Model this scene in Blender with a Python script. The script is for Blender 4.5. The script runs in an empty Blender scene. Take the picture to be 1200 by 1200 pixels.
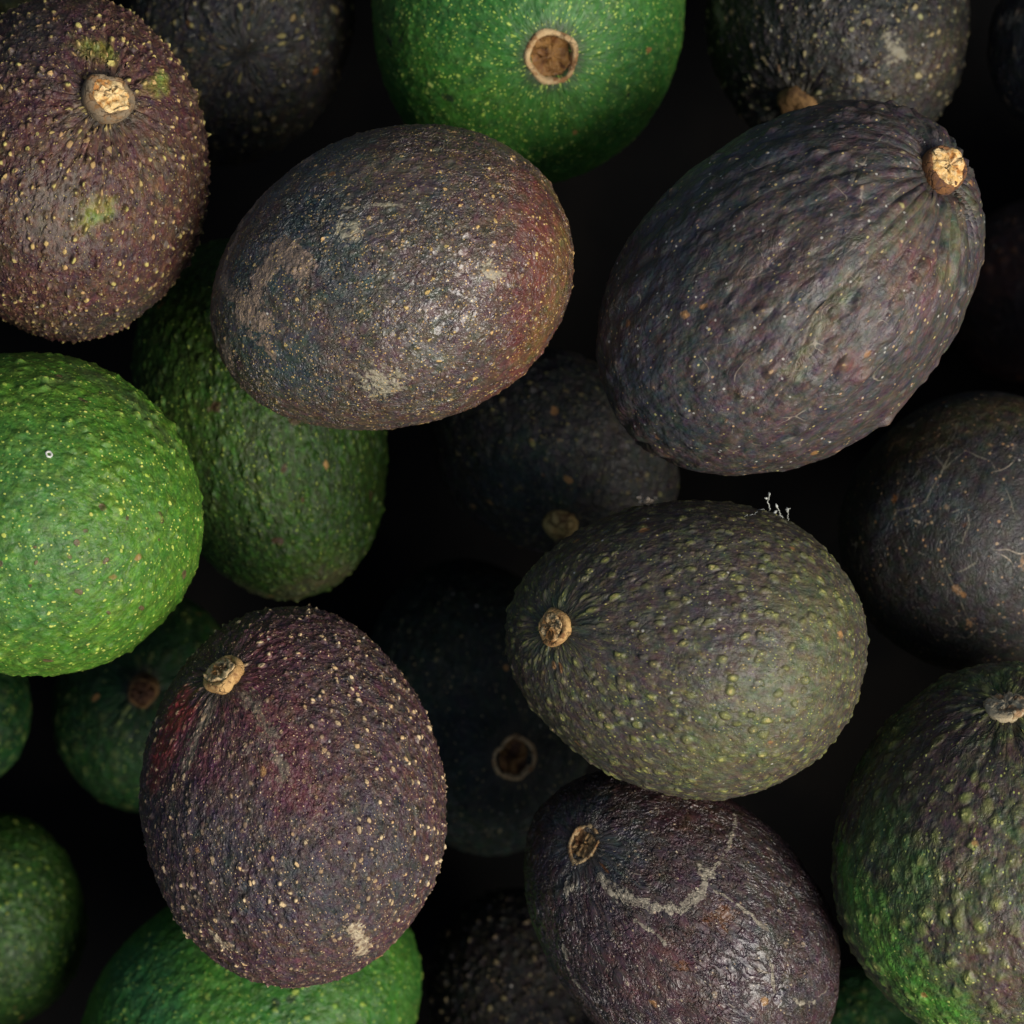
import bpy, math
import numpy as np
R = math.radians

# ------------------------------------------------------------------ camera, sky, sun, exposure
scene = bpy.context.scene
COL = scene.collection
D = 0.75                       # metres from the lens to the middle of the top layer of fruit
PX = 0.27 / 1200               # metres per photograph pixel at that distance

cd = bpy.data.cameras.new('camera')
cam = bpy.data.objects.new('camera', cd)
COL.objects.link(cam)
cam.location = (0, 0, D)
cam.rotation_euler = (0, 0, 0)
cd.sensor_width = 36
cd.lens = 36 * D / 0.27
cd.clip_start = 0.01
cd.clip_end = 50
cd.dof.use_dof = True
cd.dof.focus_distance = D - 0.022
cd.dof.aperture_fstop = 12.0
scene.camera = cam

SUN_EL, SUN_ROT = 48, 124
world = bpy.data.worlds.new('World')
scene.world = world
world.use_nodes = True
wn = world.node_tree
bg = wn.nodes['Background']
sky = wn.nodes.new('ShaderNodeTexSky')
sky.sky_type = 'NISHITA'
sky.sun_disc = False
sky.sun_elevation = R(SUN_EL)
sky.sun_rotation = R(SUN_ROT)
sky.dust_density = 3.0
wn.links.new(sky.outputs[0], bg.inputs[0])
bg.inputs[1].default_value = 0.055

sl = bpy.data.lights.new('sun', 'SUN')
sl.energy = 3.0
sl.angle = R(34)
sl.color = (1.0, 0.95, 0.88)
sun = bpy.data.objects.new('sun', sl)
COL.objects.link(sun)
sun.rotation_euler = (R(90 - SUN_EL), 0, R(180 - SUN_ROT))
sun.location = (0.6, -0.3, 0.8)

scene.cycles.max_bounces = 5
scene.cycles.diffuse_bounces = 3
scene.cycles.glossy_bounces = 2
scene.view_settings.view_transform = 'Standard'
scene.view_settings.look = 'None'
scene.view_settings.gamma = 1
scene.view_settings.exposure = 0.6

# ------------------------------------------------------------------ shape maths
def world_xy(u, v, z):
    k = PX * (D - z) / D
    return np.array([(u - 600) * k, (600 - v) * k])

def to_px(P):
    k = D / (D - P[:, 2]) / PX
    return np.stack([600 + P[:, 0] * k, 600 - P[:, 1] * k], 1)

def sphere_grid(n, squeeze=0.25):
    """Cube sphere of six n x n patches, welded, closer meshed on the upper side."""
    t = np.tan(np.linspace(-1, 1, n + 1) * math.pi / 4)
    A, B = np.meshgrid(t, t, indexing='ij')
    one = np.ones_like(A)
    faces6 = [(A, B, one), (B, A, -one), (one, A, B), (-one, B, A), (B, one, A), (A, -one, B)]
    V = np.concatenate([np.stack(f, -1).reshape(-1, 3) for f in faces6])
    V /= np.linalg.norm(V, axis=1)[:, None]
    m = n + 1
    i, j = np.meshgrid(np.arange(n), np.arange(n), indexing='ij')
    q = np.stack([i * m + j, (i + 1) * m + j, (i + 1) * m + j + 1, i * m + j + 1], -1).reshape(-1, 4)
    Q = np.concatenate([q + k * m * m for k in range(6)])
    key = np.round(V * 1e5).astype(np.int64)
    _, first, inv = np.unique(key, axis=0, return_index=True, return_inverse=True)
    V = V[first]
    Q = inv.reshape(-1)[Q]
    th = np.arccos(np.clip(V[:, 2], -1, 1))
    th2 = th - squeeze * np.sin(th)
    s = np.where(np.sin(th) > 1e-9, np.sin(th2) / np.maximum(np.sin(th), 1e-9), 1)
    return np.stack([V[:, 0] * s, V[:, 1] * s, np.cos(th2)], 1), Q

GRIDS = {}
def grid(n):
    if n not in GRIDS:
        GRIDS[n] = sphere_grid(n)
    return GRIDS[n]

def base_shape(f, N):
    """Egg shaped fruit: semi axes in photo pixels, e1 the long axis in the picture plane."""
    k = PX * (D - f['z']) / D
    ph = R(f['rot'])
    c, s = math.cos(ph), math.sin(ph)
    X = N[:, 0] * c + N[:, 1] * s
    Y = -N[:, 0] * s + N[:, 1] * c
    Z = N[:, 2]
    g = 1 - f.get('egg', 0.06) * X - f.get('egg2', 0.0) * X * X
    x, y, z = f['a'] * X, f['b'] * Y * g, f['c'] * Z * g
    x = x + f.get('bend', 0.0) * f['b'] * Y * Y
    o = world_xy(f['u'], f['v'], f['z'])
    P = np.stack([o[0] + k * (x * c - y * s), o[1] + k * (x * s + y * c), f['z'] + k * z], 1)
    return P

def wave(N, rng, lo, hi, count):
    out = np.zeros(len(N))
    for _ in range(count):
        d = rng.normal(size=3); d /= np.linalg.norm(d)
        out += np.sin((N @ d) * rng.uniform(lo, hi) + rng.uniform(0, 6.28)) / count
    return out

def seg_dist(P, A, B):
    ab = B - A
    t = np.clip(((P - A) @ ab) / max(ab @ ab, 1e-12), 0, 1)
    return np.linalg.norm(P - A - t[:, None] * ab, axis=1)

def snap(pp, P, N, uv):
    d = ((pp - np.array(uv, float)) ** 2).sum(1) + np.where(N[:, 2] < -0.1, 1e9, 0)
    return int(np.argmin(d))

# ------------------------------------------------------------------ node helper
class G:
    def __init__(self, nt):
        self.nt = nt
    def n(self, typ, ins=None, **props):
        nd = self.nt.nodes.new(typ)
        for k, v in props.items():
            setattr(nd, k, v)
        for k, v in (ins or {}).items():
            self.put(nd.inputs[k], v)
        return nd
    def put(self, sock, v):
        if hasattr(v, 'is_output'):
            self.nt.links.new(v, sock)
        elif isinstance(v, (tuple, list)) and len(v) == 3 and sock.type == 'RGBA':
            sock.default_value = (*v, 1)
        else:
            sock.default_value = v
    def m(self, op, a, b=0.0, c=0.0, clamp=False):
        nd = self.n('ShaderNodeMath', {0: a, 1: b, 2: c}, operation=op)
        nd.use_clamp = clamp
        return nd.outputs[0]
    def mul(self, a, b): return self.m('MULTIPLY', a, b)
    def add(self, a, b): return self.m('ADD', a, b)
    def sub(self, a, b): return self.m('SUBTRACT', a, b)
    def ss(self, x, a, b, lo=0.0, hi=1.0):
        nd = self.n('ShaderNodeMapRange', {0: x, 1: a, 2: b, 3: lo, 4: hi}, interpolation_type='SMOOTHSTEP')
        return nd.outputs[0]
    def lin(self, x, a, b, lo=0.0, hi=1.0):
        return self.n('ShaderNodeMapRange', {0: x, 1: a, 2: b, 3: lo, 4: hi}).outputs[0]
    def mix(self, fac, a, b, mode='MIX'):
        nd = self.n('ShaderNodeMix', data_type='RGBA', blend_type=mode)
        self.put(nd.inputs[0], fac); self.put(nd.inputs[6], a); self.put(nd.inputs[7], b)
        return nd.outputs[2]
    def noise(self, vec, scale, detail=2.0, rough=0.5, dist=0.0):
        nd = self.n('ShaderNodeTexNoise', {'Vector': vec, 'Scale': scale, 'Detail': detail, 'Roughness': rough, 'Distortion': dist})
        return nd.outputs[0]
    def noise_v(self, vec, scale, detail=1.0):
        return self.n('ShaderNodeTexNoise', {'Vector': vec, 'Scale': scale, 'Detail': detail}).outputs[1]
    def vor(self, vec, scale, feature='F1', rnd=1.0):
        return self.n('ShaderNodeTexVoronoi', {'Vector': vec, 'Scale': scale, 'Randomness': rnd}, feature=feature)
    def attr(self, name, vec=False):
        nd = self.n('ShaderNodeAttribute', attribute_name=name)
        return nd.outputs['Vector'] if vec else nd.outputs['Fac']
    def vadd(self, a, b, op='ADD'):
        return self.n('ShaderNodeVectorMath', {0: a, 1: b}, operation=op).outputs[0]
    def vscale(self, a, s):
        nd = self.n('ShaderNodeVectorMath', {0: a}, operation='SCALE')
        self.put(nd.inputs[3], s)
        return nd.outputs[0]

def new_mat(name):
    m = bpy.data.materials.new(name)
    m.use_nodes = True
    return m, G(m.node_tree), m.node_tree.nodes['Principled BSDF'], m.node_tree.nodes['Material Output']

MM = 0.001

def skin_material(f):
    """Avocado skin. All lengths in metres; 'q' is the skin coordinate drawn out along the meridians near the stem."""
    m, g, bsdf, out = new_mat('avocado_skin')
    off = float(f['seed']) * 3.7
    lb = f.get('lb', 1.35)
    f = dict(f, l0=tuple(min(x * lb, 0.8) for x in f['l0']), l1=tuple(min(x * lb, 0.8) for x in f['l1']))
    q0 = g.vadd(g.attr('q', True), (off, off * 0.37, off * 0.71))
    pos = g.vadd(g.n('ShaderNodeTexCoord').outputs['Object'], (off * 0.3, off, 0))
    pole = g.attr('pole')                       # 0 at the stem, 1 away from it
    per = f.get('per', 5.0) * MM                # spacing of the pebbles
    S = 1.0 / per
    w = g.vscale(g.vadd(g.noise_v(q0, S * 0.8), (0.5, 0.5, 0.5), 'SUBTRACT'), per * f.get('warp', 0.7))
    q = g.vadd(q0, w)
    # -------- relief
    big = g.noise(pos, 40, 2.0)                 # 25 mm patches where the pebbling is stronger or weaker
    dens = g.ss(g.add(big, f.get('dens', 0.0)), 0.38, 0.62)
    if f.get('dens_patch'):
        dens = g.m('MAXIMUM', dens, g.ss(g.attr('dense'), -0.3, 0.4))
    v1 = g.vor(q, S)
    r1 = g.n('ShaderNodeSeparateColor', {0: v1.outputs['Color']})
    ra, rb, rc = r1.outputs[0], r1.outputs[1], r1.outputs[2]
    dome = g.ss(v1.outputs['Distance'], f.get('dome', 0.55), f.get('dome_in', 0.05))
    keep = g.ss(ra, f.get('miss', 0.15) - 0.05, f.get('miss', 0.15) + 0.15)
    dome = g.mul(g.mul(dome, keep), g.lin(rb, 0, 1, 0.45, 1.15))
    v2 = g.vor(q, S * 2.1)
    r2 = g.n('ShaderNodeSeparateColor', {0: v2.outputs['Color']})
    dome2 = g.mul(g.ss(v2.outputs['Distance'], 0.5, 0.05), g.ss(r2.outputs[0], 0.3, 0.7))
    lump = g.noise(q0, S * 0.8, 3.0, 0.55)
    wr_vec = g.vadd(q0, g.vscale(g.vadd(g.noise_v(pos, 90, 2.0), (0.5, 0.5, 0.5), 'SUBTRACT'), 0.012))
    wr = g.noise(wr_vec, f.get('wr_scale', 420), 3.0, 0.62)
    ridge = g.m('ABSOLUTE', g.sub(wr, 0.5))      # thin creases of drying skin
    crease = g.ss(ridge, 0.0, 0.09)
    wmask = g.ss(g.noise(pos, 55, 1.0), 0.40, 0.62)
    h = g.mul(g.mul(dome, g.lin(dens, 0, 1, 0.25, 1.0)), f.get('amp', 0.6) * 1.5 * MM)
    h = g.add(h, g.mul(dome2, f.get('amp2', 0.18) * 1.7 * MM))
    h = g.add(h, g.mul(lump, f.get('lump', 0.6) * 1.3 * MM))
    h = g.add(h, g.mul(g.mul(crease, g.lin(wmask, 0, 1, f.get('wr_min', 0.2), 1.0)), f.get('wr', 0.10) * 1.5 * MM))
    fine = g.noise(q0, 1500, 3.0, 0.6)
    h = g.add(h, g.mul(fine, f.get('fine', 0.10) * MM))
    # -------- colour
    lo = g.noise(pos, f.get('mot', 45), 3.0, 0.55, 0.3)
    c = g.mix(g.ss(lo, 0.36, 0.64), f['c0'], f['c1'])
    mid = g.noise(q0, 230, 4.0, 0.65)
    c = g.mix(g.mul(g.ss(mid, 0.45, 0.72), f.get('mid', 0.5)), c, f['c2'])
    speck = g.noise(q0, 620, 3.0, 0.7, 0.4)
    c = g.mix(g.mul(g.ss(speck, 0.50, 0.66), f.get('mid2', 0.45)), c, f.get('c3', f['topc'] if 'topc' in f else f['c1']))
    c = g.mix(g.mul(g.ss(speck, 0.50, 0.36), 0.35), c, f['c2'])
    lay = f.get('layers', [])
    rough = g.lin(g.noise(pos, 350, 4.0, 0.65), 0.3, 0.7, f.get('r0', 0.38) - 0.02, f.get('r1', 0.56) + 0.12)
    dull = 0.0
    edge_n = g.add(g.sub(g.noise(q0, 260, 4.0, 0.68), 0.5), g.mul(g.sub(g.noise(q0, 1000, 2.0), 0.5), 0.8)) if any(not L.get('soft') for L in lay) else None
    soft_n = g.sub(g.noise(pos, 150, 5.0, 0.68, 0.6), 0.5) if lay else None
    def layer(i, L, c, rough, h):
        a = g.attr('layer%d' % i)
        if L.get('soft'):
            k = g.ss(g.add(a, g.add(g.mul(soft_n, 2.6), g.mul(g.sub(dome, 0.35), 0.6))), -0.5, 0.75)
        elif L.get('fuzzy'):
            k = g.ss(g.add(a, g.mul(edge_n, L.get('n', 5.0))), -0.4, 0.9)
        else:
            k = g.ss(g.add(a, g.mul(edge_n, L.get('n', 2.2))), -0.15, 0.25)
        k = g.mul(k, L.get('k', 1.0))
        lc = L['col']
        if L.get('col2'):
            lc = g.mix(g.ss(g.noise(q0, 700, 3.0, 0.6), 0.38, 0.62), L['col'], L['col2'])
        c = g.mix(k, c, lc)
        if L.get('rough'):
            rough = g.add(g.mul(rough, g.sub(1.0, k)), g.mul(k, L['rough']))
        if L.get('h'):
            h = g.add(h, g.mul(g.mul(k, g.noise(q0, 800, 3.0, 0.6)), L['h'] * MM))
        return c, rough, h
    for i, L in enumerate(lay):
        if L.get('soft'):
            c, rough, h = layer(i, L, c, rough, h)
    # ripening skin is mottled: every pigment varies on its own, and streaks run from stem to tip
    st = g.vadd(g.attr('st', True), g.vscale(g.vadd(g.noise_v(pos, 160, 2.0), (0.5, 0.5, 0.5), 'SUBTRACT'), 0.004))
    streak = g.noise(st, 620, 4.0, 0.7)
    chroma = g.vadd(g.vscale(g.vadd(g.n('ShaderNodeTexNoise', {'Vector': q0, 'Scale': 300.0, 'Detail': 4.0, 'Roughness': 0.72}).outputs[1], (0.5, 0.5, 0.5), 'SUBTRACT'), f.get('chroma', 3.2)), (1.03, 1.0, 0.97))
    grey = g.n('ShaderNodeVectorMath', {0: chroma, 1: (0.45, 0.35, 0.20)}, operation='DOT_PRODUCT').outputs['Value']
    chroma = g.vadd(g.vscale(chroma, 0.5), g.vscale(g.n('ShaderNodeCombineXYZ', {0: grey, 1: grey, 2: grey}).outputs[0], 0.5))
    chroma = g.vadd(chroma, (0.35, 0.35, 0.35), 'MAXIMUM')
    c = g.vadd(c, chroma, 'MULTIPLY')
    c = g.vscale(c, g.lin(streak, 0.32, 0.68, 1 - f.get('streak', 0.3), 1 + f.get('streak', 0.3)))
    h = g.add(h, g.mul(streak, f.get('sth', 0.12) * MM))
    for i, L in enumerate(lay):
        if not L.get('soft'):
            c, rough, h = layer(i, L, c, rough, h)
    if f.get('stem'):
        rsn = f['sr'] * 1.0 / ((f['a'] + f['b'] + f['c']) / 3)
        ks = g.ss(g.add(pole, g.mul(g.sub(g.noise(q0, 900, 3.0), 0.5), 0.10)), rsn * f.get('collar_w', 1.7), rsn * 1.02)
        c = g.mix(g.mul(ks, 0.7), c, f.get('collar', (0.040, 0.036, 0.026)))
    # pebble tops take the colour of the fruit's younger skin
    c = g.mix(g.mul(g.mul(g.m('POWER', dome, 1.5), f.get('top', 0.35)), g.lin(rc, 0, 1, 0.2, 1.4)), c, f.get('topc', f['l1']))
    # lenticels: corky points at the crown of each pebble, and a second finer crop between them
    ln = g.mul(g.sub(g.noise(q0, 1100, 3.0), 0.5), 0.16)
    d1 = g.add(v1.outputs['Distance'], ln)
    lr = g.lin(rc, 0, 1, f.get('lr', 0.16) * 0.35, f.get('lr', 0.16) * 1.25)
    k1 = g.mul(g.ss(g.sub(d1, lr), 0.05, -0.05), g.ss(ra, f.get('lp', 0.3), f.get('lp', 0.3) + 0.05))
    d2 = g.add(v2.outputs['Distance'], ln)
    lr2 = g.lin(r2.outputs[1], 0, 1, 0.02, f.get('lr2', 0.22))
    k2 = g.mul(g.ss(g.sub(d2, lr2), 0.05, -0.05), g.ss(r2.outputs[2], f.get('lp2', 0.4), f.get('lp2', 0.4) + 0.05))
    lcol = g.mix(rb, f['l0'], f['l1'])
    lcol2 = g.mix(r2.outputs[0], f['l0'], f['l1'])
    v5 = g.vor(q0, S * f.get('s5', 4.2))
    r5 = g.n('ShaderNodeSeparateColor', {0: v5.outputs['Color']})
    k5 = g.mul(g.ss(g.sub(v5.outputs['Distance'], g.lin(r5.outputs[1], 0, 1, 0.10, 0.30)), 0.08, -0.08), g.ss(r5.outputs[0], f.get('lp3', 0.72), f.get('lp3', 0.72) + 0.05))
    ldens = g.lin(dens, 0, 1, f.get('lmin', 0.5), 1.0)
    c = g.mix(g.mul(g.mul(k1, ldens), f.get('lk', 0.9)), c, lcol)
    c = g.mix(g.mul(g.mul(k2, ldens), f.get('lk2', 0.75)), c, lcol2)
    c = g.mix(g.mul(k5, f.get('lk3', 0.75)), c, g.mix(r5.outputs[2], f['l0'], f['l1']))
    h = g.add(h, g.mul(k1, f.get('lh', 0.08) * MM))
    h = g.add(h, g.mul(k2, f.get('lh', 0.08) * 0.6 * MM))
    # sparse rusty points and pale dust
    v3 = g.vor(q, 135)
    r3 = g.n('ShaderNodeSeparateColor', {0: v3.outputs['Color']})
    k3 = g.mul(g.ss(g.add(v3.outputs['Distance'], ln), 0.17, 0.08), g.ss(r3.outputs[0], 1 - f.get('rust', 0.10), 1.02 - f.get('rust', 0.10)))
    c = g.mix(g.mul(k3, 0.8), c, g.mix(r3.outputs[1], (0.20, 0.075, 0.02), (0.36, 0.20, 0.07)))
    v4 = g.vor(pos, 420)
    r4 = g.n('ShaderNodeSeparateColor', {0: v4.outputs['Color']})
    k4 = g.mul(g.ss(g.add(v4.outputs['Distance'], ln), 0.20, 0.08), g.ss(r4.outputs[0], 1 - f.get('dust', 0.04), 1.01 - f.get('dust', 0.04)))
    c = g.mix(g.mul(k4, 0.75), c, (0.50, 0.48, 0.42))
    # hair-fine scratches that wander over the skin
    sn = g.noise(g.vadd(pos, g.vscale(g.noise_v(pos, 30, 1.0), 0.05)), 70, 1.0)
    ks = g.mul(g.ss(g.m('ABSOLUTE', g.sub(sn, 0.5)), 0.006, 0.001), g.ss(g.noise(pos, 130, 2.0), 0.52, 0.66))
    c = g.mix(g.mul(ks, f.get('scratch', 0.25)), c, (0.30, 0.25, 0.18))
    # grain
    c = g.mix(g.lin(fine, 0.35, 0.65, 0.0, 0.30), c, g.mix(0.55, c, (0, 0, 0)))
    g.put(bsdf.inputs['Base Color'], c)
    rough = g.add(rough, g.mul(g.m('MAXIMUM', k1, k2), 0.2))
    g.put(bsdf.inputs['Roughness'], g.m('MINIMUM', rough, 0.9))
    bsdf.inputs['Specular IOR Level'].default_value = f.get('spec', 0.3)
    bsdf.inputs['Coat Weight'].default_value = f.get('coat', 0.0)
    bsdf.inputs['Coat Roughness'].default_value = 0.3
    d = g.n('ShaderNodeDisplacement', {'Height': h, 'Midlevel': 0.0, 'Scale': 1.0})
    g.put(out.inputs['Displacement'], d.outputs[0])
    m.displacement_method = 'BOTH'
    return m

def cork_material(name, c0, c1, c2, sc=700, bump=0.5, rough=0.8, cracks=0.7):
    m, g, bsdf, out = new_mat(name)
    pos = g.n('ShaderNodeTexCoord').outputs['Object']
    n1 = g.noise(pos, sc, 5.0, 0.7, 0.8)
    n2 = g.noise(pos, sc * 0.4, 4.0, 0.65, 0.5)
    wp = g.vadd(pos, g.vscale(g.vadd(g.noise_v(pos, sc * 0.7, 3.0), (0.5, 0.5, 0.5), 'SUBTRACT'), 0.0022))
    v = g.vor(wp, sc * 0.6)
    e = g.vor(wp, sc * 0.6, 'DISTANCE_TO_EDGE')
    part = g.ss(g.noise(pos, sc * 0.5, 2.0), 0.45, 0.6)
    crack = g.mul(g.ss(e.outputs[0], 0.10, 0.0), part)
    chip = g.n('ShaderNodeSeparateColor', {0: v.outputs['Color']})
    c = g.mix(g.ss(n1, 0.35, 0.65), c0, c1)
    c = g.mix(g.ss(n2, 0.46, 0.62), c, c2)
    c = g.mix(g.mul(g.ss(chip.outputs[0], 0.55, 0.75), 0.6), c, c1)
    c = g.mix(g.mul(crack, cracks), c, (0.040, 0.022, 0.010))
    g.put(bsdf.inputs['Base Color'], c)
    bsdf.inputs['Roughness'].default_value = rough
    bsdf.inputs['Specular IOR Level'].default_value = 0.25
    hh = g.sub(g.add(g.mul(n1, 0.7), g.mul(chip.outputs[1], 0.5)), g.mul(crack, 0.6))
    b = g.n('ShaderNodeBump', {'Height': hh, 'Strength': bump, 'Distance': 0.0012})
    g.put(bsdf.inputs['Normal'], b.outputs[0])
    return m

# ------------------------------------------------------------------ linking helpers
def mesh_object(name, V, F, mat, parent=None, smooth=True):
    me = bpy.data.meshes.new(name)
    if isinstance(F, np.ndarray):
        nf = len(F)
        me.vertices.add(len(V)); me.vertices.foreach_set('co', np.ascontiguousarray(V, dtype=np.float32).ravel())
        me.loops.add(nf * 4); me.loops.foreach_set('vertex_index', F.astype(np.int32).ravel())
        me.polygons.add(nf); me.polygons.foreach_set('loop_start', np.arange(0, nf * 4, 4, dtype=np.int32))
        me.update(calc_edges=True)
    else:
        me.from_pydata([tuple(map(float, v)) for v in V], [], F)
    if smooth:
        me.polygons.foreach_set('use_smooth', np.ones(len(me.polygons), dtype=bool))
    me.materials.append(mat)
    o = bpy.data.objects.new(name, me)
    COL.objects.link(o)
    if parent is not None:
        o.parent = parent
    return o

def tag(o, label, cat, group=None):
    o['label'] = label
    o['category'] = cat
    if group:
        o['group'] = group

def put_attr(me, name, arr):
    if arr.ndim == 2:
        a = me.attributes.new(name, 'FLOAT_VECTOR', 'POINT')
        a.data.foreach_set('vector', np.ascontiguousarray(arr, dtype=np.float32).ravel())
    else:
        a = me.attributes.new(name, 'FLOAT', 'POINT')
        a.data.foreach_set('value', np.ascontiguousarray(arr, dtype=np.float32))

def lathe(profile, seg, rng, wob=0.06, rough=0.0, oval=(1.0, 1.0)):
    """Irregular turned solid; profile = [(radius, height)...] from the bottom edge up to the centre (radius 0)."""
    a = np.linspace(0, 2 * math.pi, seg, endpoint=False)
    w = 1 + sum(wob / (k ** 0.7) * math.sin(rng.uniform(0, 6)) * np.cos(k * a + rng.uniform(0, 6.28)) for k in range(2, 7))
    V, F = [], []
    rmax = max(r for r, _ in profile)
    for r, h in profile:
        jr = rng.normal(size=seg) * rough
        jr = (jr + np.roll(jr, 1) + np.roll(jr, -1)) / 3
        for i in range(seg):
            rr = r * w[i]
            V.append((rr * math.cos(a[i]) * oval[0], rr * math.sin(a[i]) * oval[1], h + jr[i]))
    n = len(profile)
    for j in range(n - 1):
        for i in range(seg):
            k = (i + 1) % seg
            F.append((j * seg + i, j * seg + k, (j + 1) * seg + k, (j + 1) * seg + i))
    V.append((0, 0, profile[-1][1])); c = len(V) - 1
    for i in range(seg):
        F.append(((n - 1) * seg + i, (n - 1) * seg + (i + 1) % seg, c))
    V.append((0, 0, profile[0][1])); c = len(V) - 1
    for i in range(seg):
        F.append(((i + 1) % seg, i, c))
    return np.array(V), F

def frame_of(axis, tilt=(0, 0)):
    z = np.array(axis, float) + np.array([tilt[0], tilt[1], 0.0])
    z /= np.linalg.norm(z)
    x = np.cross((0.0, 1.0, 0.2), z); x /= np.linalg.norm(x)
    return np.stack([x, np.cross(z, x), z], 1)

# ------------------------------------------------------------------ the fruit
GREEN, GREEN2, DEEP = (0.040, 0.150, 0.030), (0.055, 0.190, 0.035), (0.015, 0.075, 0.020)
LIME, YEL = (0.30, 0.42, 0.05), (0.46, 0.44, 0.10)
TAN, PALE = (0.36, 0.22, 0.09), (0.48, 0.36, 0.19)
BLUE, PLUM, BROWN = (0.030, 0.034, 0.040), (0.055, 0.026, 0.032), (0.060, 0.036, 0.026)
MAROON, RED = (0.105, 0.024, 0.022), (0.160, 0.026, 0.024)
BLACK, INK = (0.016, 0.016, 0.017), (0.022, 0.025, 0.027)
OLIVE, OLIVE2 = (0.075, 0.068, 0.038), (0.056, 0.046, 0.036)
RUSSET, RUSSET2 = (0.25, 0.17, 0.11), (0.14, 0.10, 0.075)
CORK, CORK2 = (0.45, 0.38, 0.25), (0.26, 0.21, 0.13)
GREY = (0.13, 0.125, 0.11)
WARTS = (0.055, 0.028, 0.016)

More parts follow.
